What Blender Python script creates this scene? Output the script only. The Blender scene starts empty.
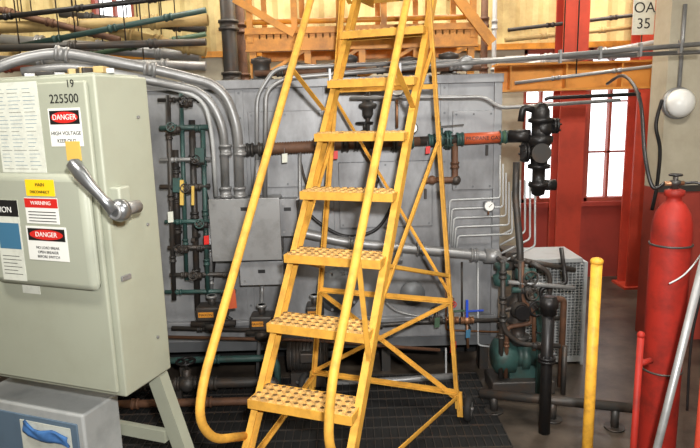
import bpy, bmesh, math, random
from mathutils import Vector as V, Matrix
random.seed(4)
# ---------------------------------------------------------------- camera
F=600.0; TH=math.radians(10.6); RO=math.radians(1.5); EYE=V((0,0,1.6))
r0=V((1,0,0)); u0=V((0,math.sin(TH),math.cos(TH))); fw=V((0,math.cos(TH),-math.sin(TH)))
rt=r0*math.cos(RO)-u0*math.sin(RO); up=u0*math.cos(RO)+r0*math.sin(RO)
cd=bpy.data.cameras.new('camera'); cam=bpy.data.objects.new('camera',cd)
bpy.context.collection.objects.link(cam)
m=Matrix((rt,up,-fw)).transposed().to_4x4(); m.translation=EYE; cam.matrix_world=m
cd.sensor_width=36; cd.lens=F/700*36; cd.clip_start=0.02
bpy.context.scene.camera=cam
def ray(px,py): return rt*((px-350)/F)+up*(-(py-224)/F)+fw
def S(px,py,d):            # survey: photo measurement + real distance of the wall plane -> metres
    r=ray(px,py); return EYE+r*(d/r.y)
def onplane(px,py,p,n):
    r=ray(px,py); return EYE+r*((p-EYE).dot(n)/r.dot(n))
def onz(px,py,z):
    r=ray(px,py); return EYE+r*((z-EYE.z)/r.z)
# ---------------------------------------------------------------- materials
def lin(c):
    return tuple(((x/255)/12.92 if x/255<=.04045 else ((x/255+.055)/1.055)**2.4) for x in c)
def mat(name,rgb,rough=.5,metal=0,dirt=.0,dcol=(40,30,22),scale=6,bump=0,spec=.5,emit=0,detail=6,lo=.45,hi=.7,st=None):
    mt=bpy.data.materials.new(name); mt.use_nodes=True
    nt=mt.node_tree; b=nt.nodes['Principled BSDF']
    c=(*lin(rgb),1); b.inputs['Base Color'].default_value=c
    b.inputs['Roughness'].default_value=rough; b.inputs['Metallic'].default_value=metal
    b.inputs['Specular IOR Level'].default_value=spec
    if emit:
        b.inputs['Emission Color'].default_value=c; b.inputs['Emission Strength'].default_value=emit
    if dirt or bump:
        tc=nt.nodes.new('ShaderNodeTexCoord'); n=nt.nodes.new('ShaderNodeTexNoise')
        n.inputs['Scale'].default_value=scale; n.inputs['Detail'].default_value=detail; n.inputs['Roughness'].default_value=.65
        if st:
            mp=nt.nodes.new('ShaderNodeMapping'); mp.inputs['Scale'].default_value=st
            nt.links.new(tc.outputs['Object'],mp.inputs['Vector']); nt.links.new(mp.outputs['Vector'],n.inputs['Vector'])
        else: nt.links.new(tc.outputs['Object'],n.inputs['Vector'])
        if dirt:
            rp=nt.nodes.new('ShaderNodeValToRGB'); rp.color_ramp.elements[0].position=lo; rp.color_ramp.elements[1].position=hi
            rp.color_ramp.elements[0].color=(0,0,0,1); rp.color_ramp.elements[1].color=(dirt,dirt,dirt,1)
            mx=nt.nodes.new('ShaderNodeMix'); mx.data_type='RGBA'
            mx.inputs[6].default_value=c; mx.inputs[7].default_value=(*lin(dcol),1)
            nt.links.new(n.outputs['Fac'],rp.inputs['Fac']); nt.links.new(rp.outputs['Color'],mx.inputs[0])
            nt.links.new(mx.outputs[2],b.inputs['Base Color'])
        if bump:
            bp=nt.nodes.new('ShaderNodeBump'); bp.inputs['Strength'].default_value=bump; bp.inputs['Distance'].default_value=.01
            nt.links.new(n.outputs['Fac'],bp.inputs['Height']); nt.links.new(bp.outputs['Normal'],b.inputs['Normal'])
    return mt
M=dict(
 yellow=mat('yellow_paint',(214,160,64),.6,0,.55,(148,104,46),16,spec=.35),
 yelpost=mat('post_yellow',(210,156,50),.55,0,.65,(140,96,40),24,spec=.35),
 tread=mat('worn_tread',(206,162,94),.65,0,.8,(118,96,64),24,spec=.3),
 treadh=mat('tread_hole_shade',(110,82,46),.8),  # darker tread colour, puts shade into the hole walls
 cab=mat('cabinet_paint',(158,161,144),.5,0,.2,(128,126,106),4),
 cabd=mat('cabinet_raised',(158,161,145),.5),
 tank=mat('silver_paint',(146,147,149),.46,.35,.75,(82,80,80),2.2,.15,lo=.38,hi=.66,st=(1.6,1,.8)),
 tankd=mat('silver_paint_dark',(104,106,108),.5,.3,.4,(60,60,60),5),
 galv=mat('galvanised',(148,148,148),.42,.45,.5,(96,94,90),9),
 lgrey=mat('light_grey',(180,182,182),.5,.1,.3,(120,118,112),8),
 dgrey=mat('dark_iron',(62,60,58),.5,.4,.5,(88,66,48),14),
 black=mat('black_iron',(28,27,28),.42,.3,.3,(60,50,42),20),
 teal=mat('teal_paint',(46,76,72),.5,0,.7,(50,50,44),12),
 green=mat('green_band',(66,92,70),.5,0,.5,(50,60,50),14),
 brown=mat('rusty_pipe',(100,68,48),.65,.1,.6,(48,36,30),16),
 orange=mat('orange_marker',(186,84,48),.5),
 red=mat('red_paint',(146,34,24),.6,0,.7,(76,24,18),9,spec=.28),
 redc=mat('red_column_paint',(180,62,42),.5,0,.5,(124,42,30),5),
 redr=mat('dull_red_pipe',(128,62,48),.6,0,.6,(84,50,40),9),
 maroon=mat('maroon_wall',(154,56,44),.6,0,.5,(96,36,30),3),
 beam=mat('orange_beam_paint',(220,150,66),.5,0,.5,(150,92,40),7),
 mez=mat('mezzanine_paint',(208,138,44),.5,0,.6,(106,64,26),8),
 siding=mat('cream_siding',(210,190,134),.6,0,.7,(140,112,66),2.4),
 white=mat('white_print',(226,226,220),.5),
 paper=mat('paper',(206,208,196),.7,0,.3,(150,150,140),30),
 lred=mat('label_red',(200,34,28),.5), lyel=mat('label_yellow',(244,200,24),.5),
 lblk=mat('label_black',(18,18,20),.5), lblue=mat('label_blue',(60,110,140),.5), ltan=mat('tag_yellow',(206,172,84),.5),
 chrome=mat('polished_steel',(150,152,154),.3,.85), bluec=mat('blue_cloth',(64,112,170),.8,0,.3,(40,70,120),20),
 bbox=mat('off_white_box',(168,170,168),.5,0,.5,(120,124,124),6),
 bboxd=mat('box_blue_panel',(92,112,130),.5,0,.4,(70,84,98),6),
 floor=mat('oily_concrete',(86,76,66),.4,0,.9,(34,30,27),3.2,.4,lo=.35,hi=.65),
 ceil=mat('ceiling_steel',(120,108,84),.7,0,.4,(70,60,44),3),
 plaster=mat('plaster',(176,168,148),.7,0,.4,(126,114,92),3),
 gapshade=mat('gap_shade_black',(12,12,12),.8), rubber=mat('rubber',(24,24,24),.8,0,.4,(60,56,52),12),  # near-black used as painted shade in gaps
 copper=mat('copper_tube',(150,108,78),.4,.6), glassface=mat('gauge_face',(232,232,226),.3),
 frame=mat('window_frame',(150,70,54),.6), lampg=mat('opal_lamp',(240,240,236),.3),
 tube=mat('fluorescent_tube',(255,244,224),.5,emit=6), blueh=mat('blue_handle',(34,74,190),.4),
 fan=mat('grille_grey',(158,160,160),.5,.2,.4,(100,96,90),8),
 tanp=mat('tan_pipe',(176,150,98),.6,0,.5,(116,92,56),8),
)
# ---------------------------------------------------------------- builder
class B:
    def __init__(s,name): s.name=name; s.bm=bmesh.new(); s.ms=[]; s.kids=[]
    def mi(s,k):
        if k not in s.ms: s.ms.append(k)
        return s.ms.index(k)
    def faces(s,vs,fs,k,smooth=False):
        bv=[s.bm.verts.new(v) for v in vs]; i=s.mi(k); out=[]
        for f in fs:
            try:
                q=s.bm.faces.new([bv[j] for j in f]); q.material_index=i; q.smooth=smooth; out.append(q)
            except ValueError: pass
        return bv,out
    def pbox(s,o,a,b,c,k,bev=0):        # corner o, edge vectors
        o,a,b,c=V(o),V(a),V(b),V(c)
        if a.cross(b).dot(c)<0: a,b=b,a
        vs=[o,o+a,o+a+b,o+b,o+c,o+a+c,o+a+b+c,o+b+c]
        bv,fs=s.faces(vs,[(0,3,2,1),(4,5,6,7),(0,1,5,4),(1,2,6,5),(2,3,7,6),(3,0,4,7)],k)
        if bev:
            es={e for f in fs for e in f.edges}
            r=bmesh.ops.bevel(s.bm,geom=list(es),offset=bev,segments=3,profile=.5,affect='EDGES')
            for f in r['faces']: f.material_index=s.mi(k); f.smooth=True
    def box(s,lo,hi,k,bev=0):
        lo,hi=V(lo),V(hi); d=hi-lo
        s.pbox(lo,(d.x,0,0),(0,d.y,0),(0,0,d.z),k,bev)
    def bar(s,p,q,w,h,k,side=None,bev=0):  # rectangular bar p->q, w along side
        p,q=V(p),V(q); t=(q-p).normalized()
        sd=V(side) if side else (V((0,0,1)).cross(t) if abs(t.z)<.95 else V((1,0,0)))
        sd=(sd-t*sd.dot(t)).normalized(); n=t.cross(sd)
        s.pbox(p-sd*w/2-n*h/2,q-p,sd*w,n*h,k,bev)
    def angle(s,p,q,w,th,k,side,nrm):
        p,q=V(p),V(q); sd=V(side).normalized(); n=V(nrm).normalized()
        s.pbox(p,q-p,sd*w,n*th,k); s.pbox(p,q-p,sd*th,n*w,k)
    def rings(s,cs,rs,k,seg=12,caps=True,smooth=True,tang=None):
        t=[]
        n=len(cs)
        for i in range(n):
            a=cs[max(i-1,0)]; b=cs[min(i+1,n-1)]
            d=(b-a); t.append(d.normalized() if d.length>1e-9 else (tang or V((0,0,1))))
        if tang: t=[tang]*n
        ref=V((0,0,1)) if abs(t[0].z)<.9 else V((1,0,0))
        x=(ref-t[0]*ref.dot(t[0])).normalized()
        vs=[];fs=[]
        for i in range(n):
            x=(x-t[i]*x.dot(t[i])).normalized(); y=t[i].cross(x)
            for j in range(seg):
                a=2*math.pi*j/seg; vs.append(cs[i]+(x*math.cos(a)+y*math.sin(a))*rs[i])
        for i in range(n-1):
            for j in range(seg):
                j2=(j+1)%seg; fs.append((i*seg+j,i*seg+j2,(i+1)*seg+j2,(i+1)*seg+j))
        bv,_=s.faces(vs,fs,k,smooth); mi=s.mi(k)
        if caps:
            for q in (list(reversed(bv[:seg])),bv[-seg:]):
                try: f=s.bm.faces.new(q); f.material_index=mi
                except ValueError: pass
    def tube(s,pts,r,k,bend=.05,seg=12):
        pts=[V(p) for p in pts]; out=[pts[0]]
        for i in range(1,len(pts)-1):
            a,b,c=pts[i-1],pts[i],pts[i+1]; l=min(bend,(b-a).length*.48,(c-b).length*.48)
            p=b+(a-b).normalized()*l; q=b+(c-b).normalized()*l
            for j in range(7):
                u=j/6; out.append(p*(1-u)**2+b*2*u*(1-u)+q*u*u)
        out.append(pts[-1]); s.rings(out,[r]*len(out),k,seg)
    def cyl(s,p,q,r,k,r2=None,seg=20):
        s.rings([V(p),V(q)],[r,r if r2 is None else r2],k,seg,tang=(V(q)-V(p)).normalized())
    def lathe(s,p,ax,prof,k,seg=24):
        ax=V(ax).normalized(); s.rings([V(p)+ax*a for a,_ in prof],[max(b,.0005) for _,b in prof],k,seg,tang=ax)
    def ball(s,c,r,k,ax=(0,0,1),st=1):
        s.lathe(c,ax,[(math.sin(a)*r*st,math.cos(a)*r) for a in [math.pi*(i/8-.5) for i in range(9)]],k,16)
    def torus(s,c,ax,R,r,k,seg=24,ms=8):
        c,ax=V(c),V(ax).normalized(); x=ax.orthogonal().normalized(); y=ax.cross(x); vs=[];fs=[]
        for i in range(seg):
            a=2*math.pi*i/seg; d=x*math.cos(a)+y*math.sin(a)
            for j in range(ms):
                b=2*math.pi*j/ms; vs.append(c+d*(R+r*math.cos(b))+ax*r*math.sin(b))
        for i in range(seg):
            for j in range(ms):
                fs.append((i*ms+j,((i+1)%seg)*ms+j,((i+1)%seg)*ms+(j+1)%ms,i*ms+(j+1)%ms))
        s.faces(vs,fs,k,True)
    def fitting(s,c,ax,r,k,l=.03):       # threaded coupling / flange
        ax=V(ax).normalized(); c=V(c)
        s.lathe(c-ax*l,ax,[(0,r),(0,r*1.35),(l*.5,r*1.4),(l*.5,r*1.2),(l*1.5,r*1.2),(l*1.5,r*1.4),(2*l,r*1.35),(2*l,r)],k,14)
    def flange(s,c,ax,r,k,th=.014,bolts=6):
        ax=V(ax).normalized(); c=V(c); s.cyl(c-ax*th,c-ax*.002,r,k); s.cyl(c+ax*.002,c+ax*th,r,k)
        x=ax.orthogonal().normalized(); y=ax.cross(x)
        for i in range(bolts):
            a=6.283*i/bolts; p=c+(x*math.cos(a)+y*math.sin(a))*r*.8
            s.cyl(p-ax*th*1.7,p+ax*th*1.7,r*.12,k,seg=6)
    def valve(s,c,ax,r,k,hk,up_=(0,0,1),wheel=True):
        c=V(c); ax=V(ax).normalized(); u=V(up_)
        s.ball(c,r*1.7,k,ax,1.0); s.fitting(c+ax*r*1.9,ax,r,k,r*.5); s.fitting(c-ax*r*1.9,ax,r,k,r*.5)
        s.cyl(c,c+u*r*3,r*.8,k,seg=10); s.cyl(c+u*r*3,c+u*r*4.6,r*.3,k,seg=8)
        if wheel:
            s.torus(c+u*r*4.5,u,r*1.7,r*.25,hk)
            x=u.orthogonal().normalized(); s.bar(c+u*r*4.5-x*r*1.7,c+u*r*4.5+x*r*1.7,r*.3,r*.2,hk)
            y=u.cross(x); s.bar(c+u*r*4.5-y*r*1.7,c+u*r*4.5+y*r*1.7,r*.3,r*.2,hk)
        else: s.bar(c+u*r*3.4,c+u*r*3.6+ax*r*6,r*1.1,r*.35,hk)
    def gauge(s,c,r,k='dgrey',n=(0,-1,0),stem=(0,0,-1)):
        c=V(c); n=V(n).normalized(); stem=V(stem)
        s.cyl(c+n*-.012+stem*r*.8,c+n*-.012+stem*r*1.9,r*.2,'copper',seg=8)
        s.lathe(c-n*.03,n,[(0,r*.8),(.004,r),(.03,r),(.034,r*1.08),(.042,r*1.08),(.042,r*.92)],k,24)
        s.cyl(c+n*.006,c+n*.016,r*.9,'glassface')
        s.bar(c+n*.018-V((r*.15,0,r*.1)),c+n*.018+V((r*.5,0,r*.5)),r*.1,.002,'lblk',side=n.cross(V((.7,0,.7))))
    def tag(s,p,w,h,k,d=.003):      # hanging plastic tag with a wire
        p=V(p); s.pbox(p+V((-w/2,0,-h)),V((w,0,w*.1)),V((0,d,0)),V((w*.06,0,h)),k); s.cyl(p+V((0,.001,-.003)),p+V((0,.012,.03)),.0012,'galv',seg=6)
    def text(s,t,size,p,rv,uv,k):
        s.kids.append((t,size,V(p),V(rv).normalized(),V(uv).normalized(),k))
    def done(s):
        bmesh.ops.recalc_face_normals(s.bm,faces=s.bm.faces)
        me=bpy.data.meshes.new(s.name); s.bm.to_mesh(me); s.bm.free()
        for k in s.ms: me.materials.append(M[k])
        ob=bpy.data.objects.new(s.name,me); bpy.context.collection.objects.link(ob)
        for t,size,p,rv,uv,k in s.kids:
            cu=bpy.data.curves.new('lettering','FONT'); cu.body=t; cu.size=size; cu.align_x='CENTER'; cu.align_y='CENTER'
            cu.extrude=.0004; cu.materials.append(M[k]); o=bpy.data.objects.new('lettering',cu)
            bpy.context.collection.objects.link(o); o.parent=ob
            mm=Matrix((rv,uv,rv.cross(uv))).transposed().to_4x4(); mm.translation=p; o.matrix_world=mm
        return ob
# ================================================================= ROOM
XL,XR,YF,YB,ZC=-4.2,4.0,-2.6,5.5,3.9
b=B('floor'); b.box((XL,YF,-.1),(XR,YB,0),'floor'); b.done()
b=B('ceiling'); b.box((XL,YF,ZC),(XR,YB,ZC+.1),'ceil')
for y in (0,1.5,3,4.5): b.bar((XL,y,ZC-.1),(XR,y,ZC-.1),.12,.2,'ceil')
b.done()
b=B('wall_left'); b.box((XL-.1,YF,0),(XL,YB,ZC),'plaster'); b.done()
b=B('wall_right'); b.box((XR,YF,0),(XR+.1,YB,ZC),'plaster'); b.done()
b=B('wall_front'); b.box((XL,YF-.1,0),(XR,YF,ZC),'plaster'); b.done()
wy=YB
def wx(px,py=150): return S(px,py,wy).x
w1=(wx(522),wx(560)); w2=(wx(586),wx(634)); wz0,wz1=S(610,201,wy).z,2.1
w3=(wx(92,20),wx(135,20)); w3z=(S(115,26,wy).z,3.3)
b=B('wall_back')
b.box((XL,wy,0),(w1[0],wy+.15,2.15),'plaster')
def span(x0,x1,z0,z1,k): b.box((x0,wy,z0),(x1,wy+.15,z1),k)
span(w1[0],XR,0,wz0,'maroon'); span(w1[1],w2[0],wz0,2.15,'maroon'); span(w2[1],XR,wz0,2.15,'maroon')
for w_ in (w1,w2): span(w_[0],w_[1],wz1,2.15,'maroon')
b.box((w1[0],wy-.03,wz0-.04),(XR,wy,wz0-.0),'maroon')
def corr(b,x0,x1,z0,z1,y,k):
    n=max(4,int((x1-x0)/.05)); vs=[];fs=[]
    for i in range(n+1):
        x=x0+(x1-x0)*i/n; yy=y-(.035 if i%4 in(1,2) else 0); vs+= [V((x,yy,z0)),V((x,yy,z1))]
        if i: fs.append((2*i-2,2*i,2*i+1,2*i-1))
    b.faces(vs,fs,k)
for (x0,x1,z0,z1) in ((XL,w3[0],2.15,ZC),(w3[1],XR,2.15,ZC),(w3[0],w3[1],2.15,w3z[0]),(w3[0],w3[1],w3z[1],ZC)):
    corr(b,x0,x1,z0,z1,wy-.005,'siding'); span(x0,x1,z0,z1,'siding')
b.box((XL,wy-.05,2.1),(XR,wy,2.15),'mez')
b.done()
for i,(a,c,z0,z1) in enumerate(((*w1,wz0,wz1),(*w2,wz0,wz1),(*w3,*w3z))):
    b=B('window_%d'%(i+1)); t=.035
    b.box((a,wy+.02,z0),(c,wy+.1,z0+t),'frame'); b.box((a,wy+.02,z1-t),(c,wy+.1,z1),'frame')
    for x in (a,c-t): b.box((x,wy+.02,z0),(x+t,wy+.1,z1),'frame')
    xm=(a+c)/2; b.box((xm-.012,wy+.03,z0),(xm+.012,wy+.09,z1),'frame')
    for f in (.33,.66): z=z0+(z1-z0)*f; b.box((a,wy+.03,z-.008),(c,wy+.09,z+.008),'frame')
    b.done()
b=B('fluorescent_light')
for y in (1.2,):
    for x in (-1.4,1.4):
        b.box((x-.6,y-.12,ZC-.34),(x+.6,y+.12,ZC-.28),'white'); 
        for dy in(-.06,.06): b.cyl((x-.58,y+dy,ZC-.37),(x+.58,y+dy,ZC-.37),.018,'tube',seg=10)
        for dx in(-.4,.4): b.cyl((x+dx,y,ZC-.3),(x+dx,y,ZC),.008,'galv',seg=6)
b.done()
# ================================================================= ROLLING LADDER
AL=math.radians(21.3); Lo=V((-.193,2.165,0)); ex=V((math.cos(AL),-math.sin(AL),0)); ey=V((math.sin(AL),math.cos(AL),0)); ez=V((0,0,1))
def L(u,v,z): return Lo+ex*u+ey*v+ez*z
RUN=.18; W=.225; NT=7
b=B('rolling_ladder')
def vz(z): return (z-.5)/.25*RUN
sl=(ey*RUN+ez*.25).normalized(); sn=ex.cross(sl)
for sd in (-1,1):
    p=L(sd*W,vz(.06)+.05,.06); q=L(sd*W,vz(2.27)+.05,2.27)
    b.bar(p,q,.006,.05,'yellow',side=ex); 
    b.bar(p+sn*.025+ex*sd*-.012,q+sn*.025+ex*sd*-.012,.028,.005,'yellow',side=ex)
    b.bar(p-sn*.025+ex*sd*-.012,q-sn*.025+ex*sd*-.012,.028,.005,'yellow',side=ex)
def tread(k,dep=.15,ncol=12,nrow=4,v0=None):
    z=.5+.25*k; v=(RUN*k-.06) if v0 is None else v0; w=2*W-.012
    cw=w/ncol; ch=dep/nrow; r=min(cw,ch)*.31
    for i in range(ncol):
        for j in range(nrow):
            cx=-w/2+cw*(i+.5); cy=v+ch*(j+.5); vs=[];fs=[]
            for a in range(8):
                t=math.pi/4*a; c_,s_=math.cos(t),math.sin(t); mx=max(abs(c_),abs(s_))
                vs.append(L(cx+c_/mx*cw/2,cy+s_/mx*ch/2,z))
            for (rr,dz) in ((1.4,0),(1.05,.008),(.85,.008)):
                for a in range(8):
                    t=math.pi/4*a; vs.append(L(cx+math.cos(t)*r*rr,cy+math.sin(t)*r*rr,z+dz))
            for q in range(3):
                for a in range(8):
                    a2=(a+1)%8; fs.append((q*8+a,q*8+a2,q*8+8+a2,q*8+8+a))
            bv,_=b.faces(vs,fs,'tread')
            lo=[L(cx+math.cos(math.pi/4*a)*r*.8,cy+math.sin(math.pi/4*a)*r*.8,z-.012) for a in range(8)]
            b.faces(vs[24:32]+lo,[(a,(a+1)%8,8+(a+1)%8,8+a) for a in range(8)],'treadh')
    b.pbox(L(-w/2,v-.004,z-.034),ex*w,ey*.004,ez*.036,'yellow'); b.pbox(L(-w/2,v+dep,z-.03),ex*w,ey*.004,ez*.032,'yellow')
    b.pbox(L(-w/2,v,z-.034),ex*w,ey*.02,ez*.003,'yellow')
    for sd in (-1,1): b.pbox(L(sd*w/2-(.004 if sd>0 else 0),v,z-.03),ex*.004,ey*dep,ez*.032,'yellow')
for k in range(-1,NT): tread(k)
tread(NT,.36,12,9,RUN*NT-.06)
zt=.5+.25*NT
for sd in (-1,1):
    b.bar(L(sd*W,RUN*NT-.05,zt-.02),L(sd*W,RUN*NT+.32,zt-.02),.01,.06,'yellow',side=ex)
OFF=.60; R=.0165
def rz(v): return .5+v/RUN*.25+OFF
for sd,uu in ((-1,-.245),(1,.225)):
    vt=RUN*NT-.1
    pts=[L(uu*.93,-.06,.345),L(uu,-.27,.44),L(uu,-.345,.56),L(uu,-.30,rz(-.30)),L(uu,vt,rz(vt)),L(uu,vt+.38,rz(vt)+.05),L(uu,vt+.40,zt)]
    if sd>0: pts=[L(uu,-.10,.34),L(uu,-.20,.40),L(uu,-.30,.52),L(uu,-.26,rz(-.26)-.03),L(uu,vt,rz(vt)),L(uu,vt+.38,rz(vt)+.05),L(uu,vt+.40,zt)]
    b.tube(pts,R,'yellow',.09,14)
    b.tube([L(uu,vt+.02,rz(vt)-.45),L(uu,vt+.39,rz(vt)-.45)],.012,'yellow')
    for v in (.62,1.02):
        b.bar(L(uu,v-.12,rz(v-.12)),L(sd*W,v+.18,rz(v+.18)-OFF),.024,.005,'yellow',side=ex)
    b.bar(L(uu,.02,rz(.02)-.02),L(sd*W,.12,.5+.12/RUN*.25-.02),.02,.005,'yellow',side=ex) if sd>0 else None
b.tube([L(-.245,RUN*NT+.28,rz(vt)+.04),L(.225,RUN*NT+.28,rz(vt)+.04)],.012,'yellow')
def leg(sd,z):
    t=1-z/2.2; return L(sd*(.235+.195*t),1.10-.15*t,z)
for sd in (-1,1):
    b.angle(leg(sd,.06),leg(sd,2.22),.024,.005,'yellow',ex*-sd,-ey)
    c=leg(sd,.07)+ex*sd*.045; 
    b.torus(c,ex,.048,.020,'rubber'); b.cyl(c-ex*.016,c+ex*.016,.036,'galv'); b.cyl(c-ex*.055,c+ex*.025,.008,'galv',seg=8)
    b.bar(leg(sd,.15),leg(sd,.02),.03,.02,'yellow',side=ex)
    for (za,zb) in ((1.45,.8),(.75,.95),(.12,.22),(1.9,1.62)):
        b.angle(leg(sd,za),L(sd*W,vz(zb)+.06,zb),.02,.004,'yellow',ex*-sd,ez)
    b.bar(L(sd*W,vz(.06)+.05,.0),L(sd*W,vz(.2)+.05,.2),.045,.04,'yellow',side=ex)
for z in (.14,.62,1.7): b.angle(leg(-1,z),leg(1,z),.024,.005,'yellow',ez,-ey)
b.angle(leg(-1,.62),leg(1,.10),.022,.004,'yellow',ez,-ey)
b.angle(leg(1,.62),leg(-1,.14),.022,.004,'yellow',ez,-ey)
b.angle(leg(-1,1.68),leg(1,.64),.02,.004,'yellow',ez,-ey)
b.done()
# floor grating bars over a flat black plate that paints in pit shade
b=B('grating_with_pit_shade'); gx0,gx1,gy0,gy1=-1.5,.75,2.62,3.45
b.box((gx0,gy0,0.0005),(gx1,gy1,.003),'gapshade')
for i in range(56): x=gx0+(gx1-gx0)*i/55; b.box((x-.002,gy0,.003),(x+.002,gy1,.009),'dgrey')
for i in range(9): y=gy0+(gy1-gy0)*i/8; b.box((gx0,y-.003,.003),(gx1,y+.003,.010),'dgrey')
b.done()
# ================================================================= ELECTRICAL CABINET
CA=math.radians(20); A=V((-.836,2.05,0)); cl=V((-math.cos(CA),math.sin(CA),0)); ci=V((math.sin(CA),math.cos(CA),0)); co=-ci
zb_,zt_=.59,1.745; CW=.86; CD=.27
b=B('electrical_cabinet')
b.pbox(A+ez*zb_,cl*CW,ci*CD,ez*(zt_-zb_),'cab',.008)
def cuv(px,py):
    p=onplane(px,py,A,ci); return (p-A).dot(cl),p.z
def cp(u,z,o=0): return A+cl*u+ez*z+co*o
def rect(x0,y0,x1,y1,k,o=.0,th=.0015,bev=0):
    ua,za=cuv(x0,(y0+y1)/2); ub,zb=cuv(x1,(y0+y1)/2); _,z1=cuv((x0+x1)/2,y0); _,z0=cuv((x0+x1)/2,y1)
    b.pbox(cp(ua,z0,o),cl*(ub-ua),co*th,ez*(z1-z0),k,bev); return ((ua+ub)/2,(z0+z1)/2,abs(ub-ua),z1-z0)
b.pbox(cp(.025,zb_+.02,0),cl*(CW-.05),co*.018,ez*(zt_-zb_-.04),'cab',.007)
D=.018
r=rect(2,82,46,172,'paper',D)
random.seed(2)
for i in range(22):
    zz=r[1]-r[3]*.46+i*r[3]*.042
    for (fa,fb) in ((.45,.22),(.18,-.12),(-.16,-.44)):
        l=(fa-fb)*random.uniform(.5,1); b.pbox(cp(r[0]+r[2]*fa,zz,D+.0016),cl*(-r[2]*l),co*.0003,ez*.0012,'lblue' if i%5 else 'lblk')
rt_=-cl
def danger(x0,y0,x1,y1,lines,o=D,head='DANGER',hk='lred'):
    r=rect(x0,y0,x1,y1,'white',o); u,z,w,h=r
    b.pbox(cp(u+w*.46,z+h*.08,o+.0016),cl*(-w*.92),co*.0006,ez*h*.36,'lblk')
    vs=[cp(u-math.cos(t)*w*.42,z+h*.26+math.sin(t)*h*.15,o+.0026) for t in [6.283*i/20 for i in range(20)]]
    b.faces(vs,[tuple(range(20))],hk)
    b.text(head,h*.2,cp(u,z+h*.26,o+.003),rt_,ez,'white')
    for i,l in enumerate(lines): b.text(l,h*.66/len(lines)*.5 if len(lines)>2 else min(h*.17,w*.13),cp(u,z-h*(.06+.40*(i+.5)/len(lines)),o+.002),rt_,ez,'lblk')
danger(54,108,86,146,['HIGH VOLTAGE','KEEP OUT'])
u,z=cuv(74,84); b.text('19',.036,cp(u,z,D+.001),rt_,ez,'lblk')
u,z=cuv(68,99); b.text('225500',.042,cp(u,z,D+.001),rt_,ez,'lblk')
rect(71,141,85,160,'ltan',D,.004)
PO=.052
rect(0,172,100,284,'cabd',0,PO,.028)
rect(38,178,66,194,'lyel',PO); u,z=cuv(52,183); b.text('MAIN',.017,cp(u,z,PO+.003),rt_,ez,'lblk'); u,z=cuv(52,190); b.text('DISCONNECT',.014,cp(u,z,PO+.003),rt_,ez,'lblk')
r=rect(38,196,70,221,'white',PO); u,z,w,h=r
b.pbox(cp(u+w*.5,z+h*.12,PO+.0016),cl*(-w),co*.0005,ez*h*.36,'lred'); b.text('WARNING',.019,cp(u,z+h*.3,PO+.003),rt_,ez,'white')
for i in range(4): b.pbox(cp(u+w*.42,z-h*.42+i*h*.12,PO+.0016),cl*(-w*.84),co*.0004,ez*.003,'lblk')
danger(40,224,79,257,['NO LOAD BREAK','OPEN BREAKER','BEFORE SWITCH'],PO)
r=rect(11,198,34,276,'paper',PO); u,z,w,h=r
b.pbox(cp(u+w*.45,z-h*.1,PO+.0016),cl*(-w*.9),co*.0005,ez*h*.32,'lblue'); b.pbox(cp(u+w*.5,z+h*.3,PO+.0016),cl*(-w),co*.0005,ez*h*.2,'lblk')
b.text('ION',.03,cp(u,z+h*.38,PO+.003),rt_,ez,'white')
for i in range(6): b.pbox(cp(u+w*.4,z-h*.42+i*h*.045,PO+.0016),cl*(-w*random.uniform(.5,.8)),co*.0004,ez*.002,'lblk')
rect(27,284,44,292,'paper',D)
def cs(px,py,o): 
    p=onplane(px,py,A+co*o,ci); return p
h0=cs(117,211,.10); h1=cs(94,186,.12); h2=cs(76,163,.12)
b.cyl(h0+ci*.10,h0+ci*.0,.022,'galv'); b.lathe(h0+ci*.03,co,[(0,.024),(.004,.036),(.02,.038),(.034,.032),(.045,.014)],'chrome')
b.rings([h0+co*.01,(h0+h1)/2+co*.012,h1+co*.012,(h1+h2)/2+co*.014,h2+co*.012,h2+(h2-h1)*.12+co*.01],[.022,.016,.018,.024,.023,.008],'chrome',14)
b.torus(h0+co*.012,co,.022,.006,'galv')
b.pbox(A+ez*(h0.z-.06)+ci*.02+cl*.03,-cl*.07,ci*.06,ez*.12,'cabd',.008)
b.pbox(A+ez*(S(121,284,2.05).z)+ci*.03,-cl*.008,ci*.05,ez*.02,'galv',.003)
for zz in (.75,1.2,1.6):
    b.cyl(A+ci*.2+ez*zz,A+ci*.2+ez*zz-cl*.006,.006,'galv',seg=8)
b.pbox(A+ez*(zt_-.001)+cl*.02+ci*.02,cl*(CW-.04),ci*(CD-.04),ez*.008,'cabd',.003)
def legc(p,q): b.bar(p,q,.065,.05,'cab',side=cl); 
legc(A+cl*.06+ci*(CD-.03)+ez*(zb_+.01),A-cl*.08+ci*(CD+.02)); legc(A+cl*(CW-.06)+ci*(CD-.03)+ez*(zb_+.01),A+cl*(CW)+ci*(CD+.02))
b.bar(A+cl*.03+ci*(CD-.03)+ez*.3,A+cl*(CW-.03)+ci*(CD-.03)+ez*.3,.03,.05,'cab')
b.done()
b=B('duct_tape_scraps'); pz=zt_+.0075
for i in range(16):
    p=A+cl*(.03+.022*i+random.uniform(-.01,.01))+ci*(.03+random.uniform(0,.1))+ez*pz
    a=random.uniform(0,3); d=V((math.cos(a),math.sin(a),0)); b.pbox(p,d*.055,d.cross(ez)*.035,ez*random.uniform(.008,.024),('lgrey','tanp','dgrey')[i%3],.003)
b.done()
b=B('transformer_box')
o=A+cl*.24+ci*.02; tz=.47
b.pbox(o,cl*.59,ci*.2,ez*tz,'bbox',.01); b.pbox(o+cl*.03+co*.006+ez*.04,cl*.53,co*-.01,ez*(tz-.08),'bboxd',.004)
b.pbox(o+cl*.06+co*.008+ez*.05,cl*.26,co*.003,ez*.36,'paper')
b.done()
b=B('blue_rag'); vs=[];fs=[]
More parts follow.
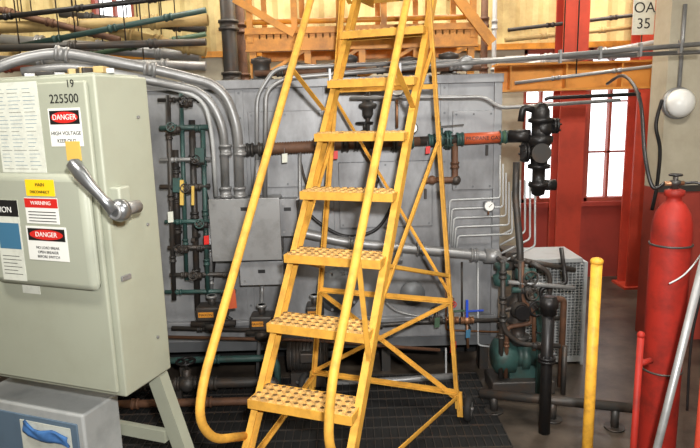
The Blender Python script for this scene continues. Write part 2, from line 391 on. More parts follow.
for i in range(9):
    for j in range(6):
        vs.append(o+cl*(.07+.22*i/8)+co*(.016+.006*math.sin(i*1.3+j))+ez*(.375-.009*j*1.0+.012*math.sin(i*.9)+.03*i/8))
for i in range(8):
    for j in range(5): fs.append((i*6+j,i*6+6+j,i*6+7+j,i*6+j+1))
b.faces(vs,fs,'bluec',True); ob=b.done(); sm=ob.modifiers.new('s','SOLIDIFY'); sm.thickness=.01
# ================================================================= TANK
TY=3.5; xr=S(497,200,TY).x; xl=-2.6; TZ=S(400,76,TY).z; TB=.22; TD=1.1
b=B('steel_process_tank')
b.box((xl,TY,TB),(xr,TY+TD,TZ),'tank',.015); b.box((xl+.03,TY+.3,0),(xr-.03,TY+TD-.05,TB+.01),'gapshade')  # black box below the body paints the shade under the tank
for x in (xl+.1,-1.9,-1.2,-.5,.2,xr-.06):
    for yy in (TY+.02,TY+TD-.1): b.box((x-.03,yy,0),(x+.03,yy+.006,TB),'dgrey'); b.box((x-.03,yy,0),(x-.024,yy+.06,TB),'dgrey')
b.box((xl,TY-.005,TB-.05),(xr,TY+.03,TB+.01),'tankd')
for px in (245,330,444):
    x=S(px,200,TY).x; b.box((x-.022,TY-.006,TB+.02),(x+.022,TY+.002,TZ-.02),'tank',.002)
    for i in range(11): z=.32+i*.14; b.cyl((x,TY-.012,z),(x,TY-.004,z),.007,'tankd',seg=6)
b.box((xl,TY-.03,TZ-.05),(xr+.02,TY+.01,TZ),'tank',.004)
b.box((xl,TY-.04,.34),(xr,TY,.37),'tank',.004)
b.box((xr-.03,TY-.02,TB),(xr+.015,TY+.01,TZ),'tank',.004)
def door(x0,y0,x1,y1):
    p=S(x0,y1,TY); q=S(x1,y0,TY); b.box((p.x,TY-.014,p.z),(q.x,TY+.002,q.z),'tank',.004)
    for x in (p.x+.02,(p.x+q.x)/2,q.x-.02):
        for z in (p.z+.02,q.z-.02): b.cyl((x,TY-.02,z),(x,TY-.012,z),.006,'tankd',seg=6)
    b.box((q.x-.05,TY-.03,(p.z+q.z)/2-.03),(q.x-.035,TY-.012,(p.z+q.z)/2+.03),'dgrey',.003)
door(340,160,432,228); door(452,110,494,190); door(252,110,322,188)
c=S(338,290,TY); b.lathe(c+V((0,.01,0)),(0,-1,0),[(0,.11),(.02,.11),(.02,.135),(.035,.135),(.035,.03),(.04,.0)],'tankd')
for i in range(10):
    a=i*.628; p=c+V((math.cos(a)*.12,0,math.sin(a)*.12)); b.cyl(p+V((0,-.02,0)),p+V((0,-.035,0)),.008,'galv',seg=6)
c=S(412,292,TY); b.lathe(c+V((0,.01,0)),(0,-1,0),[(0,.06),(.03,.06),(.03,.075),(.045,.075),(.045,.0)],'tankd')
b.done()
D0=3.40
b=B('gas_pipe_train')
def P(px,py,d=D0): return S(px,py,d)
def H(px,d=D0): 
    a=P(245,150,d); c=P(522,136,d); return a+(c-a)*((px-245)/277)
b.cyl(H(244),H(290),.024,'dgrey'); 
b.lathe(H(270),(H(320)-H(270)),[(i*.0075,.030 if i%2 else .036) for i in range(36)],'brown')
b.cyl(H(318),H(420),.026,'brown'); b.cyl(H(420),H(462),.026,'dgrey'); b.cyl(H(462),H(502),.032,'orange'); b.cyl(H(502),H(524),.034,'green')
for px in (250,262,322,345,378,410,432,460,503): b.fitting(H(px),(1,0,.02),.028,'dgrey' if px<400 else 'teal',.02)
for px in (318,395,448): b.flange(H(px),(1,0,.02),.052,'dgrey' if px<400 else 'teal')
b.valve(H(365),(1,0,.02),.026,'dgrey','black'); b.valve(H(440),(1,0,.02),.022,'teal','dgrey',wheel=False)
b.text('PROPANE GAS',.03,H(482)+V((0,-.034,0)),(1,0,.02),(0,0,1),'lblk')
b.tube([H(455),P(455,180),P(438,180),P(438,182)],.018,'brown',.03); b.fitting(P(455,165),(0,0,1),.018,'brown',.018); b.ball(P(456,180),.028,'dgrey')
b.tube([P(438,180),P(425,181)],.016,'brown'); b.ball(P(432,180),.026,'brown')
b.tube([H(378),P(375,190),P(345,190)],.014,'dgrey',.03); b.ball(P(376,180),.022,'dgrey')
b.tube([P(368,85),H(368)],.012,'dgrey'); b.lathe(P(368,118),(0,0,1),[(0,.02),(.02,.03),(.05,.03),(.06,.05),(.075,.05),(.085,.03),(.12,.022),(.13,.01)],'dgrey')
b.tube([P(397,128),P(397,100)],.008,'copper')
b.tube([H(300),P(300,200),P(290,200)],.01,'galv',.03)
b.tag(H(335)+V((0,-.04,-.03)),.03,.045,'lred'); b.tag(H(427)+V((0,-.04,-.03)),.025,.04,'lred'); b.tag(H(285)+V((0,-.045,-.03)),.03,.05,'paper')
for px in (300,470): b.bar(H(px),V((H(px).x,TY,H(px).z)),.03,.01,'galv')
b.done()
for (x,y,d,r,k) in ((397,88,3.36,.042,'galv'),(412,128,3.38,.03,'black'),(489,206,3.38,.028,'galv')):
    b=B('pressure_gauge'); b.gauge(P(x,y,d),r,k); b.cyl(P(x,y,d),V((P(x,y,d).x,TY,P(x,y,d).z)),.01,'galv',seg=8); b.done()
b=B('steel_conduit_run')
b.tube([P(265,200,3.38),P(266,90,3.38),P(285,78,3.38),P(700,44,3.38)],.013,'galv',.06)
b.tube([P(257,200,3.42),P(257,96,3.42),P(275,68,3.42),P(700,52,3.42)],.012,'galv',.06)
b.tube([P(255,205,3.40),P(258,160,3.40)],.016,'galv')
b.tube([P(350,98,3.36),P(484,97,3.36),P(500,108,3.36),P(620,100,3.36)],.010,'galv',.04)
for x in (330,400,560,600,640,680): b.bar(P(x,80-(x-285)*.082,3.38)+V((0,0,-.03)),P(x,80-(x-285)*.082,3.38)+V((0,0,.04)),.012,.03,'galv')
b.fitting(P(455,66,3.4),(1,0,.05),.017,'galv'); b.lathe(P(466,63,3.4),(0,-1,0),[(-.03,.04),(.02,.04),(.024,.03),(.024,0)],'galv')
b.done()
b=B('large_conduit_bend')
b.tube([P(255,222,3.40),P(300,232,3.40),P(345,242,3.40),P(488,256,3.40),P(505,262,3.40)],.028,'galv',.08); 
for px,py in ((302,232),(352,243),(420,249),(474,255)): b.fitting(P(px,py,3.4),(1,0,-.05),.03,'galv',.02)
b.lathe(P(490,256,3.4),(1,0,-.1),[(-.03,.03),(-.03,.042),(.05,.042),(.06,.03)],'galv')
b.bar(P(400,262,3.4),P(400,245,TY),.03,.03,'galv')
b.done()
b=B('rubber_hoses')
def curve(pts):
    out=[];pts=[V(p) for p in pts]; q=[pts[0]]+pts+[pts[-1]]
    for i in range(1,len(q)-2):
        for j in range(8):
            t=j/8;a,b_,c,d=q[i-1],q[i],q[i+1],q[i+2]
            out.append(.5*((2*b_)+(c-a)*t+(2*a-5*b_+4*c-d)*t*t+(3*b_-a-3*c+d)*t**3))
    out.append(pts[-1]); return out
for pts,r,k in (([(302,205),(318,222),(345,236),(375,230),(392,205),(402,170)],.010,'black'),([(300,160),(310,190),(335,200),(365,188)],.007,'dgrey'),([(205,190),(215,240),(212,300),(232,320)],.011,'black'),([(385,265),(380,290),(395,310),(430,318)],.008,'galv')):
    c=curve([P(x,y,3.42) for x,y in pts]); b.rings(c,[r]*len(c),k,8)
b.done()
b=B('instrument_tubing')
for i in range(5):
    y=200+i*9; xx=500+i*3
    b.tube([P(448+i*2,y+ (40-i*6),3.44),P(450+i*2,y,3.44),P(xx,y-2,3.44),P(xx,y-45,3.44)],.005,'lgrey',.02,8)
for i in range(4):
    b.tube([P(520+i*5,180,3.5),P(520+i*5,225+i*7,3.5),P(500,236+i*9,3.5)],.006,'lgrey',.02,8)
b.tube([P(446,260,3.44),P(446,330,3.44),P(500,332,3.44)],.006,'copper',.02,8)
b.tube([P(462,262,3.44),P(462,318,3.44)],.006,'dgrey',.02,8)
b.tube([P(478,262,3.44),P(478,345,3.44),P(500,348,3.44)],.006,'lgrey',.02,8)
b.tube([P(446,348,3.44),P(446,378,3.44),P(497,380,3.44)],.006,'lgrey',.02,8)
b.done()
b=B('lower_valve_manifold')
b.tube([P(172,328),P(300,331),P(420,322),P(560,318)],.013,'dgrey',.04)
b.tube([P(168,337,3.36),P(300,340,3.36),P(440,350,3.36)],.010,'brown',.04)
for px,k in ((436,'dgrey'),(467,'blueh'),(452,'green')):
    b.valve(P(px,320,3.38),(1,0,0),.016,'copper' if px!=436 else 'dgrey',k,wheel=(px==436))
b.tube([P(452,320,3.38),P(452,350,3.38)],.007,'copper'); b.tube([P(467,320,3.38),P(468,348,3.38)],.008,'copper')
b.tube([P(436,320,3.38),P(436,300,3.38)],.008,'dgrey'); b.valve(P(452,302,3.38),(0,0,1),.010,'copper','lred',up_=(0,-1,0)); b.bar(P(467,318,3.37),P(467,300,3.37),.014,.012,'blueh')
b.tag(P(453,342,3.36),.034,.07,'lred'); b.tag(P(437,318,3.34),.03,.06,'green'); b.tag(P(468,330,3.34),.026,.05,'lblue')
for px in (200,260,330,380,500): b.fitting(P(px,329 if px<300 else 326),(1,0,0),.014,'dgrey',.015)
for px in (210,400,470): b.bar(P(px,329),V((P(px,329).x,TY,P(px,329).z)),.015,.015,'dgrey')
b.done()
b=B('grey_process_pipe')
b.tube([P(330,384,3.36),P(400,380,3.36),P(455,376,3.36)],.02,'galv',.05); b.tube([P(335,400,3.2),P(440,404,3.2),P(455,400,3.2),V((P(455,400,3.2).x,3.2,.0))],.014,'galv',.03)
b.tube([P(335,400,3.2),V((P(335,400,3.2).x,3.2,0))],.014,'galv'); b.tube([P(330,384,3.36),V((P(330,384,3.36).x,3.36,0))],.02,'galv'); b.tube([P(455,376,3.36),V((P(455,376,3.36).x,3.36,0))],.02,'galv')
b.done()
def jbox(x0,y0,x1,y1,d,dep=.12,k='tank'):
    b=B('junction_box'); p0=P(x0,y1,d);p1=P(x1,y0,d)
    b.box((p0.x,d,p0.z),(p1.x,d+dep,p1.z),k,.005); b.box((p0.x-.008,d-.008,p0.z-.008),(p1.x+.008,d+.004,p1.z+.008),k,.003)
    for x in (p0.x+.02,p1.x-.02):
        for z in (p0.z+.02,p1.z-.02): b.cyl((x,d-.012,z),(x,d-.006,z),.007,'galv',seg=8)
    b.box(((p0.x+p1.x)/2-.02,d-.01,p1.z-.06),((p0.x+p1.x)/2+.02,d-.008,p1.z-.04),'lblk'); b.done()
jbox(214,199,278,260,3.3,.2,'galv'); jbox(242,262,282,284,3.34,.16); jbox(281,200,295,235,3.36,.14)
b=B('electrical_conduit_pair')
q=3.28
b.tube([P(-40,82,2.9),P(22,58,3.0),P(60,52,3.05),P(150,68,3.15),P(222,86,q),P(238,125,q),P(240,198,3.36)],.026,'galv',.16,16)
b.tube([P(22,72,3.0),P(70,66,3.05),P(140,78,3.12),P(205,92,q),P(224,125,q),P(226,198,3.36)],.022,'galv',.16,16)
for px,py in ((62,54),(150,69)): b.fitting(P(px,py,3.05 if px<100 else 3.15),P(150,68,3.15)-P(60,52,3.05),.028,'galv')
for px in (240,226): b.fitting(P(px,150,3.31),(0,0,1),.025,'galv'); b.fitting(P(px,192,3.355),(0,0,1),.025,'galv')
b.done()
b=B('thin_conduit')
b.tube([P(60,80,3.2),P(155,84,3.2),P(205,98,3.25),P(213,140,3.28),P(216,196,3.34)],.011,'lgrey',.1)
b.tube([P(262,285,3.42),P(262,300,3.42),V((P(258,400,3.42).x,3.42,0))],.012,'galv',.1)
b.done()
b=B('left_valve_manifold')
for i,(x,y0,y1,r,k) in enumerate(((168,95,300,.014,'dgrey'),(181,90,280,.012,'teal'),(192,120,310,.018,'dgrey'),(203,130,295,.013,'teal'),(209,205,300,.010,'galv'),(175,150,250,.02,'dgrey'))):
    d=3.36+.03*(i%3); b.tube([P(x,y0,d),P(x+ (y1-y0)*.03,y1,d)],r,k)
    for f in (.2,.5,.8): b.fitting(P(x+(y1-y0)*.03*f,y0+(y1-y0)*f,d),(0,0,1),r,k,.018)
for y,x0,x1,r,k in ((100,158,212,.012,'dgrey'),(128,160,210,.014,'teal'),(160,160,211,.012,'galv'),(187,160,210,.014,'dgrey'),(222,165,211,.012,'teal'),(248,168,212,.014,'dgrey'),(275,170,238,.013,'dgrey'),(292,165,236,.012,'teal')):
    b.tube([P(x0,y,3.36),P(x1,y-1,3.36)],r,k)
    for x in (x0+14,x1-12): b.fitting(P(x,y,3.36),(1,0,0),r,k,.016)
for x,y,hk in ((186,104,'black'),(174,130,'teal'),(198,162,'black'),(188,190,'dgrey'),(202,225,'teal'),(182,250,'black'),(196,276,'dgrey')):
    b.valve(P(x,y,3.33),(1,0,0),.014,'dgrey',hk,up_=V((0,-1,.3)).normalized(),wheel=True)
for x,y in ((200,148),(178,178)): b.bar(P(x,y,3.32),P(x,y+14,3.32),.05,.03,'teal')
b.bar(P(182,205,3.30),P(182,180,3.30),.02,.014,'ltan'); b.bar(P(193,205,3.30),P(193,186,3.30),.014,.014,'ltan')
b.tag(P(170,212,3.28),.03,.06,'paper'); b.tag(P(206,236,3.28),.028,.05,'lred')
for x in (171,193): b.bar(P(x,240,3.36),V((P(x,240,3.36).x,TY,P(x,240,3.36).z)),.02,.02,'dgrey')
b.done()
def actuator(x,y,d,w=.15):
    b=B('valve_actuator'); c=P(x,y,d)
    b.box(c+V((-w/2,-.04,-.04)),c+V((w/2,.08,.045)),'dgrey',.012); b.box(c+V((-w*.4,-.043,-.012)),c+V((w*.1,-.039,.018)),'mez')
    b.text('MAXON',.02,c+V((-w*.15,-.045,.003)),(1,0,0),(0,0,1),'lblk')
    b.cyl(c+V((0,.02,.03)),c+V((0,.02,.1)),.02,'dgrey'); b.cyl(c+V((0,.02,.085)),c+V((0,.02,.1)),.03,'galv')
    b.lathe(c+V((0,.02,-.03)),(0,0,-1),[(0,.03),(.03,.03),(.03,.05),(.07,.05),(.07,.03),(.09,.03)],'dgrey')
    b.cyl(c+V((-w*.75,.02,-.07)),c+V((w*.75,.02,-.07)),.018,'dgrey'); b.bar(c+V((0,.06,0)),V((c.x,TY,c.z)),.03,.03,'galv'); b.done()
actuator(212,313,3.28,.17); actuator(262,322,3.30,.13); actuator(315,312,3.34,.1)
b=B('orange_tag'); c=P(228,309,3.2); b.pbox(c,V((.05,0,.004)),V((0,.003,0)),V((-.004,0,.11)),'orange'); b.tube([c+V((.025,0,.1)),c+V((.02,.04,.15)),V((c.x+.02,3.3,c.z+.15))],.002,'galv'); b.done()
b=B('floor_piping')
for y,z,k,r in ((3.2,.1,'dgrey',.03),(3.05,.06,'brown',.022),(3.3,.2,'teal',.02)):
    b.tube([V((-2.3,y,z)),V((-.6,y,z)),V((-.45,y,z-.0)),V((-.45,y,.01))],r,k,.06)
    for x in(-1.7,-1.2,-.8): b.fitting((x,y,z),(1,0,0),r,k,.02); 
    for x in(-2.0,-1.0): b.bar((x,y,.01),(x,y,z),.03,.03,'dgrey')
for x in (-1.35,-.95): b.valve((x,3.2,.1),(1,0,0),.03,'dgrey','black')
b.done()
b=B('induction_motor')
c=V((-.27,3.38,.18)); b.cyl(c+V((-.12,0,0)),c+V((.12,0,0)),.09,'dgrey')
for i in range(10): b.cyl(c+V((-.1+i*.022,0,0)),c+V((-.094+i*.022,0,0)),.1,'dgrey')
b.box(c+V((-.1,-.08,-.17)),c+V((.1,.08,-.08)),'dgrey'); b.cyl(c+V((.12,0,0)),c+V((.17,0,0)),.02,'galv'); b.box(c+V((-.04,-.13,0)),c+V((.04,-.08,.06)),'dgrey',.008); b.done()
# ================================================================= RIGHT SIDE
b=B('gas_pressure_regulator'); d=3.30
x0=P(541,100,d).x; 
b.lathe(V((x0,d,P(541,196,d).z)),(0,0,1),[(0,.012),(.01,.035),(.05,.04),(.055,.055),(.075,.055),(.08,.035),(.15,.035),(.155,.06),(.175,.06),(.18,.045),(.27,.05),(.30,.07),(.33,.07),(.335,.045),(.40,.045),(.405,.065),(.425,.065),(.43,.05),(.47,.048),(.5,.03),(.51,.01)],'black')
c=P(536,152,d); b.cyl(c+V((0,-.02,0)),c+V((0,-.085,0)),.042,'black'); b.cyl(c+V((0,-.085,0)),c+V((0,-.1,0)),.052,'dgrey'); b.flange(c+V((-.06,0,0)),(1,0,0),.055,'black')
c=P(543,128,d); b.ball(c,.055,'black'); b.cyl(c,c+V((.07,0,.01)),.03,'black'); b.flange(c+V((.065,0,.01)),(1,0,0),.042,'black')
c=P(530,136,d); b.cyl(c+V((-.1,.05,0)),c,.036,'black'); c=P(534,110,d); b.tube([c,c+V((-.06,0,.02)),c+V((-.07,0,-.06))],.018,'black',.03)
c=P(550,185,d); b.cyl(c+V((-.05,0,0)),c+V((.03,0,0)),.03,'black')
b.tube([P(545,100,d),P(548,98,d),P(640,94,d)],.01,'black',.02)
b.done()
b=B('circulation_pump'); d=3.25; c=V((S(516,372,d).x,d,.20))
b.lathe(c+V((-.14,0,0)),(1,0,0),[(0,.02),(.0,.07),(.02,.10),(.12,.10),(.13,.07),(.16,.06),(.16,.085),(.2,.085),(.2,.06),(.3,.06),(.3,.0)],'teal')
b.lathe(c+V((0,-.02,.08)),(0,0,1),[(0,.05),(.03,.045),(.03,.065),(.05,.065),(.05,.04),(.12,.04),(.12,.06),(.14,.06),(.14,.045),(.2,.05),(.22,.07),(.26,.07),(.28,.045),(.34,.03)],'dgrey')
b.box(c+V((-.16,-.1,-.2)),c+V((.2,.1,-.12)),'dgrey',.01); b.box(c+V((-.05,-.05,-.13)),c+V((.1,.05,-.05)),'teal')
b.tube([c+V((0,-.02,.4)),c+V((0,-.02,.62)),c+V((.0,.1,.9)),V((c.x,d+.1,1.3))],.02,'dgrey',.05)
for dz in (.45,.55): b.fitting(c+V((0,-.02,dz)),(0,0,1),.022,'dgrey',.02)
b.valve(c+V((.06,-.05,.33)),(1,0,0),.024,'dgrey','black',up_=(0,-1,0))
b.valve(c+V((.02,-.06,.50)),(1,0,0),.022,'teal','dgrey',up_=V((0,-1,0)))
b.tube([c+V((.2,-.02,.33)),c+V((.02,-.02,.33))],.018,'dgrey'); b.tube([c+V((.2,0,.33)),c+V((.26,0,.33)),c+V((.26,0,-.2))],.018,'brown',.05)
b.tube([c+V((-.02,-.05,.12)),c+V((.13,-.05,.12)),c+V((.16,-.05,.2)),c+V((.16,-.05,.5)),c+V((.05,-.05,.56))],.013,'dgrey',.05)
for dx,dz,r,k in ((-.08,.2,.012,'brown'),(-.11,.3,.014,'dgrey'),(.1,.42,.012,'black')):
    b.tube([c+V((dx,-.08,-.1)),c+V((dx,-.08,dz)),c+V((dx+.14,-.08,dz+.02)),c+V((dx+.14,.02,dz+.2))],r,k,.03); b.fitting(c+V((dx,-.08,dz*.5)),(0,0,1),r,k,.015)
b.lathe(c+V((-.1,-.02,.42)),(0,0,1),[(0,.02),(.01,.045),(.06,.05),(.07,.03),(.1,.025),(.11,.04),(.13,.04),(.14,.01)],'teal',16)
b.done()
b=B('sight_glass_pipework'); d=3.15
b.tube([P(503,262,d),P(503,330,d),P(520,344,d),P(560,346,d)],.014,'dgrey',.05)
b.tube([P(512,290,d),P(536,290,d),P(540,330,d),V((P(540,330,d).x,d,0))],.016,'teal',.05)
b.tube([P(508,282,d),P(575,288,d)],.012,'galv'); b.tube([P(565,346,d),V((P(565,346,d).x,d,0))],.014,'dgrey',.05)
b.tube([P(522,262,d),P(522,300,d),P(534,312,d),P(534,350,d)],.012,'brown',.03)
for px,py in ((503,300),(503,318),(503,275)): b.fitting(P(px,py,d),(0,0,1),.016,'dgrey',.02)
b.valve(P(528,290,d),(1,0,0),.018,'dgrey','dgrey',up_=(0,-1,0)); b.valve(P(540,345,d),(1,0,0),.018,'dgrey','black')
b.ball(P(520,310,d),.05,'dgrey'); b.cyl(P(520,310,d),P(520,310,d)+V((0,-.06,0)),.04,'black'); b.cyl(P(520,310,d),P(520,262,d),.012,'dgrey')
b.tube([P(503,262,d),P(497,258,3.4)],.014,'dgrey')
b.done()
b=B('black_vent_pipe'); d=2.75; c=P(549,300,d)
b.cyl((c.x,d,0),(c.x,d,c.z-.02),.028,'black'); b.lathe((c.x,d,c.z-.07),(0,0,1),[(0,.028),(0,.038),(.03,.038),(.035,.044),(.07,.044),(.075,.036),(.085,.036),(.09,.02)],'black'); b.flange((c.x,d,c.z-.3),(0,0,1),.042,'black'); b.done()
b=B('finned_air_cooler'); d=3.55
p0=P(508,250,d); p1=P(580,262,d)
g0=P(528,262,d); g1=P(578,392,d); zlo=max(.05,g1.z)
b.box((g0.x-.03,d-.02,p1.z),(p1.x+.01,d+.3,p1.z+.03),'fan',.006)          # top channel
b.box((p0.x,d+.06,p1.z-.06),(g0.x-.02,d+.25,p0.z-.03),'dgrey',.006)
b.box((g0.x,d+.05,0),(g1.x,d+.28,p1.z),'tankd')
n=34
for i in range(n): z=zlo+(p1.z-zlo)*i/n; b.box((g0.x,d,z),(g1.x,d+.05,z+.005),'fan')
for i in range(16): x=g0.x+(g1.x-g0.x)*i/15; b.box((x-.0025,d-.002,zlo),(x+.0025,d+.05,p1.z),'fan')
b.box((g0.x-.02,d-.01,0),(g0.x,d+.28,p1.z),'fan'); b.box((g1.x,d-.01,0),(g1.x+.02,d+.28,p1.z),'fan'); b.box((g0.x,d-.01,zlo-.03),(g1.x,d+.05,zlo),'fan')
b.tube([P(510,258,3.5),P(575,270,3.5)],.016,'dgrey')
b.done()
b=B('yellow_guard_post'); c=onz(597,258,1.07); r=.0195
b.cyl((c.x,c.y,0),(c.x,c.y,1.055),r,'yelpost'); b.lathe((c.x,c.y,1.05),(0,0,1),[(0,r),(.003,r*1.15),(.012,r*1.15),(.018,r*.9),(.022,r*.3)],'yelpost'); b.cyl((c.x,c.y,0),(c.x,c.y,.012),.07,'yelpost')
for i in range(4): a=i*1.57+.78; b.cyl((c.x+.05*math.cos(a),c.y+.05*math.sin(a),.01),(c.x+.05*math.cos(a),c.y+.05*math.sin(a),.025),.008,'galv',seg=6)
b.done()
b=B('red_gas_cylinder'); c=onz(674,200,1.26); R_=.068; cx,cy=c.x,c.y
b.lathe((cx,cy,0),(0,0,1),[(0,R_*.9),(.02,R_),(1.14,R_),(1.18,R_*.97),(1.215,R_*.84),(1.245,R_*.58),(1.26,R_*.36),(1.272,R_*.36),(1.277,R_*.5),(1.295,R_*.5),(1.30,R_*.3)],'red',32)
b.lathe((cx,cy,1.295),(0,0,1),[(0,.012),(.02,.014),(.022,.019),(.034,.019),(.038,.009),(.05,.009)],'dgrey'); b.cyl((cx-.04,cy,1.32),(cx+.03,cy,1.32),.008,'copper')
b.torus((cx,cy,1.35),(0,0,1),.02,.004,'black'); b.bar((cx-.02,cy,1.35),(cx+.02,cy,1.35),.006,.005,'black')
for z in (.62,1.10): b.torus((cx,cy,z),(0,0,1),R_+.002,.004,'dgrey',32)
b.done()
b=B('red_gas_cylinder'); cx2,cy2=cx+.27,cy-.02
b.lathe((cx2,cy2,0),(0,0,1),[(0,R_*.9),(.02,R_),(1.14,R_),(1.19,R_*.97),(1.235,R_*.82),(1.265,R_*.55),(1.28,R_*.36),(1.33,R_*.5),(1.335,R_*.3)],'red',32); b.cyl((cx2,cy2,1.33),(cx2,cy2,1.4),.015,'dgrey'); b.done()
b=B('gas_hose'); 
c=curve([V((cx-.04,cy,1.32)),V((cx-.08,cy,1.31)),V((cx-.09,cy+.05,1.42)),V((cx-.05,cy+.2,1.62)),V((cx+.02,cy+.5,1.72)),V((cx+.1,cy+.85,1.7))]); b.rings(c,[.007]*len(c),'black',8)
c=curve([V((cx+.03,cy,1.32)),V((cx+.09,cy-.03,1.30)),V((cx+.08,cy-.11,1.1)),V((cx+.04,cy-.11,.8)),V((cx+.05,cy-.10,.5))]); b.rings(c,[.005]*len(c),'black',8)
c=curve([V((cx-.05,cy-.10,.98)),V((cx+.0,cy-.11,1.02)),V((cx+.06,cy-.10,1.10)),V((cx+.12,cy-.08,1.25))]); b.rings(c,[.003]*len(c),'lgrey',8)
b.done()
b=B('galvanised_floor_pipe'); p=onz(699,285,1.05); q_=S(662,448,p.y); b.tube([p+ (p-q_)*.35,V((q_.x-.04,p.y,q_.z-.15)),V((q_.x-.04,p.y,0))],.012,'galv',.05); b.tube([V((q_.x+.12,p.y,1.0)),V((q_.x+.12,p.y,0))],.014,'redc'); b.done()
b=B('cylinder_rack_post'); c=onz(641,335,.85); b.cyl((c.x,c.y,0),(c.x,c.y,.85),.011,'red'); b.ball((c.x,c.y,.85),.013,'red'); b.cyl((c.x,c.y,0),(c.x,c.y,.01),.05,'red'); b.tube([(c.x,c.y,.75),(c.x+.05,c.y+.02,.75)],.01,'red'); b.done()
b=B('low_steel_rail'); a=S(480,393,3.0); c=S(632,408,2.75)
b.tube([a,c],.025,'dgrey'); 
for f in (.1,.5,.9): p=a.lerp(c,f); b.cyl((p.x,p.y,0),p,.02,'dgrey'); b.cyl((p.x,p.y,0),(p.x,p.y,.01),.05,'dgrey')
b.done()
b=B('wall_pier'); px_=S(664,120,3.9).x
b.box((px_,3.9,1.05),(XR,4.1,ZC),'plaster'); b.box((px_,3.9,0),(XR,4.1,1.05),'maroon'); b.box((px_-.01,3.885,1.03),(XR,3.9,1.07),'dgrey'); b.done()
b=B('bulkhead_lamp'); c=S(685,103,3.8); b.lathe((c.x,3.9,c.z),(0,-1,0),[(0,.10),(.03,.10),(.035,.09)],'galv'); b.lathe((c.x,3.865,c.z),(0,-1,0),[(0,.09),(.03,.088),(.055,.07),(.075,.04),(.084,.015),(.086,0)],'lampg')
b.tube([(c.x,3.88,c.z+.1),(c.x,3.88,c.z+.6)],.012,'galv'); b.done()
b=B('wall_hose'); c=curve([S(662,100,3.86),S(656,125,3.84),S(660,150,3.84),S(657,185,3.86),S(652,210,3.88)]); b.rings(c,[.012]*len(c),'black',8); b.done()
def col(px,d,w,name='red_steel_column',zt=ZC):
    b=B(name); x=S(px,150,d).x
    b.box((x-w/2,d-.01,0),(x+w/2,d+.01,zt),'redc'); b.box((x-w/2,d+.16,0),(x+w/2,d+.18,zt),'redc'); b.box((x-.01,d,0),(x+.01,d+.17,zt),'redc')
    b.box((x-w*.7,d-.04,0),(x+w*.7,d+.22,.02),'redc'); b.done()
col(571,4.85,.20); col(643,5.1,.15)
b=B('orange_crane_beam'); d=4.5
l=S(508,76,d); h=S(600,62,d).z-S(600,90,d).z; zt2=S(515,64,d).z
x0,x1=l.x-.1,XR
b.box((x0,d-.09,zt2-.015),(x1,d+.09,zt2),'beam'); b.box((x0,d-.09,zt2-h),(x1,d+.09,zt2-h+.015),'beam'); b.box((x0,d-.008,zt2-h),(x1,d+.008,zt2),'beam')
for i in range(7): x=x0+.4*i+.1; b.box((x-.006,d-.085,zt2-h),(x+.006,d,zt2),'beam')
b.done()
def rack(lst,nm='overhead_pipe_rack'):
    b=B(nm)
    for (xa,ya,xb,yb,d,r,k) in lst:
        a=S(xa,ya,d); c=S(xb,yb,d); b.cyl(a,c,r,k,seg=12); t=(c-a)
        for f in (.2,.5,.8): b.fitting(a+t*f,t,r,k,.03)
        for f in (.3,.7): p=a+t*f; b.cyl(p,(p.x,p.y,ZC),.005,'dgrey',seg=6)
    b.done()
rack(((515,83,720,58,4.3,.012,'galv'),(505,70,700,36,4.7,.03,'galv'),(505,60,720,50,5.2,.03,'lgrey'),(505,40,700,20,5.35,.02,'tanp'),(508,30,720,5,5.0,.015,'dgrey')))
rack(((-60,30,208,20,5.0,.045,'tanp'),(-60,50,206,42,4.76,.028,'dgrey'),(-40,22,200,-6,4.75,.02,'black'),(20,46,206,10,4.85,.022,'teal'),(-20,5,120,40,4.95,.026,'brown'),(110,30,206,52,5.1,.04,'tanp'),(0,60,206,66,4.9,.035,'galv'),(60,14,206,30,5.3,.03,'dgrey'),(60,60,206,34,5.2,.02,'green'),(0,40,200,56,5.35,.05,'galv'),(-20,70,120,62,5.25,.028,'redr')))
b=B('vertical_riser_pipes')
for px,d,r,k in ((230,5.0,.06,'dgrey'),(242,5.2,.04,'brown'),(250,5.3,.03,'tanp')):
    x=S(px,50,d).x; b.cyl((x,d,0),(x,d,ZC),r,k,seg=14); 
    for z in(1.9,2.3,2.8): b.fitting((x,d,z),(0,0,1),r,k,.04)
b.done()
for px,d,r,k in ((484,5.2,.03,'brown'),(494,5.36,.02,'lgrey')):
    b=B('vertical_riser_pipes'); x=S(px,50,d).x; b.cyl((x,d,0),(x,d,ZC),r,k,seg=14)
    for z in(1.9,2.3,2.8): b.fitting((x,d,z),(0,0,1),r,k,.04)
    b.done()
b=B('bay_number_sign'); d=4.35; a=S(632,35,d); c=S(656,0,d)
b.box((a.x,d,a.z),(c.x,d+.01,c.z+.02),'paper',.003); xm=(a.x+c.x)/2
b.text('OA',.10,(xm,d-.002,S(644,8,d).z),(1,0,0),(0,0,1),'lblk'); b.text('35',.10,(xm,d-.002,S(644,24,d).z),(1,0,0),(0,0,1),'lblk')
b.tube([(xm,d+.02,c.z),(xm,d+.02,ZC)],.006,'galv'); b.done()
b=B('yellow_mezzanine'); d=3.8
xa,xb=S(245,30,d).x,S(478,30,d).x; zf=S(360,40,d).z; DP=.7
for yy in (d,d+DP): b.box((xa,yy,zf-.05),(xb,yy+.012,zf+.05),'mez'); b.box((xa,yy-.03,zf+.045),(xb,yy+.04,zf+.055),'mez'); b.box((xa,yy-.03,zf-.055),(xb,yy+.04,zf-.045),'mez')
for i in range(34): x=xa+(xb-xa)*i/33; b.box((x-.004,d,zf+.02),(x+.004,d+DP,zf+.05),'mez')
for i in range(5): y=d+DP*(i+.5)/5; b.box((xa,y-.004,zf+.025),(xb,y+.004,zf+.05),'mez')
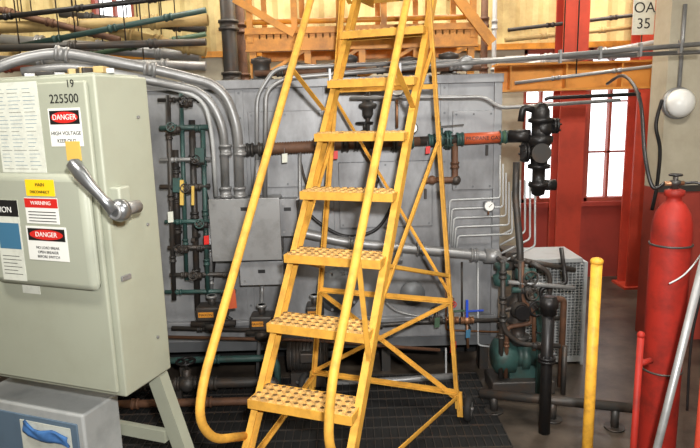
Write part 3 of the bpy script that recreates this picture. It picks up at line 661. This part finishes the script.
for yy in (d,d+DP):
  for i in range(6): 
    x=xa+.03+(xb-xa-.06)*i/5; b.box((x-.018,yy-.01,zf),(x+.018,yy+.02,zf+1.0),'mez')
  for z in (.12,.4,.7,1.0): b.cyl((xa,yy+.01,zf+z),(xb,yy+.01,zf+z),.016,'mez')
  b.box((xa,yy-.012,zf+.055),(xb,yy-.004,zf+.085),'mez')
for i in range(5):
  x=xa+.04+(xb-xa-.08)*i/4
  for yy in (d+.02,d+DP-.03): b.bar((x,yy,TZ),(x,yy,zf-.045),.04,.04,'mez'); b.box((x-.04,yy-.03,TZ-.001),(x+.04,yy+.03,TZ+.008),'mez')
  if i<4: b.bar((x,d+.02,TZ+.01),(x+(xb-xa-.08)/4,d+.02,zf-.04),.02,.02,'mez'); 
b.bar((xb-.35,d-.03,zf+.5),(xb+.08,d-.03,zf-.04),.03,.06,'mez'); b.bar((xa-.05,d-.03,zf+.25),(xa+.3,d-.03,zf+.04),.03,.04,'mez')
b.done()
b=B('tank_top_equipment'); 
for px,h_,r in ((262,.14,.05),(300,.10,.06),(350,.14,.04),(408,.12,.05),(448,.14,.05)):
    x=S(px,70,3.66).x; b.lathe((x,3.64,TZ-.002),(0,0,1),[(0,r*1.4),(.015,r*1.4),(.015,r),(h_*.7,r),(h_*.75,r*1.2),(h_*.9,r*1.2),(h_,r*.3)],'dgrey')
b.tube([(S(255,70,3.6).x,3.58,TZ+.04),(S(480,70,3.6).x,3.58,TZ+.04)],.018,'brown')
for px in (280,330,380,430): b.fitting((S(px,70,3.58).x,3.58,TZ+.04),(1,0,0),.018,'dgrey',.02)
b.done()
# ================================================================= LIGHTS
def area(n,loc,tgt,size,e,col=(1,.95,.86),sy=None):
    l=bpy.data.lights.new(n,'AREA'); l.energy=e; l.size=size; l.color=col
    if sy: l.shape='RECTANGLE'; l.size_y=sy
    o=bpy.data.objects.new(n,l); bpy.context.collection.objects.link(o); o.location=loc
    o.rotation_euler=(V(tgt)-V(loc)).to_track_quat('-Z','Y').to_euler(); return o
area('camera_flash',(.12,-.05,1.82),(.15,4,1.4),.08,100,(1,.99,.97))
area('ceiling_lamp_light',(-1.4,1.2,ZC-.42),(-1.2,1.6,0),1.2,66,(1,.96,.88),.3)
area('ceiling_lamp_light',(1.4,1.2,ZC-.42),(1.2,1.8,0),1.2,76,(1,.96,.88),.3)
area('added_bay_fill',(0,4.9,ZC-.35),(0,4.9,0),2.5,100,(1,.94,.82),.3)  # unseen fill light over the rear bay, no fixture
area('added_bay_fill',(-2.6,4.3,ZC-.35),(-2.6,5.0,1.5),1.2,45,(1,.95,.84),.3)  # fill added to brighten the left siding and pipes, no fixture
area('added_bay_fill',(2.4,4.6,ZC-.35),(2.3,5.0,0),1.2,80,(1,.94,.84),.3)  # fill added to brighten the right columns and wall, no fixture
w=bpy.data.worlds.new('daylight'); bpy.context.scene.world=w; w.use_nodes=True
w.node_tree.nodes['Background'].inputs[0].default_value=(.97,.98,1,1); w.node_tree.nodes['Background'].inputs[1].default_value=3
try: bpy.context.scene.view_settings.view_transform='Standard'
except Exception: pass
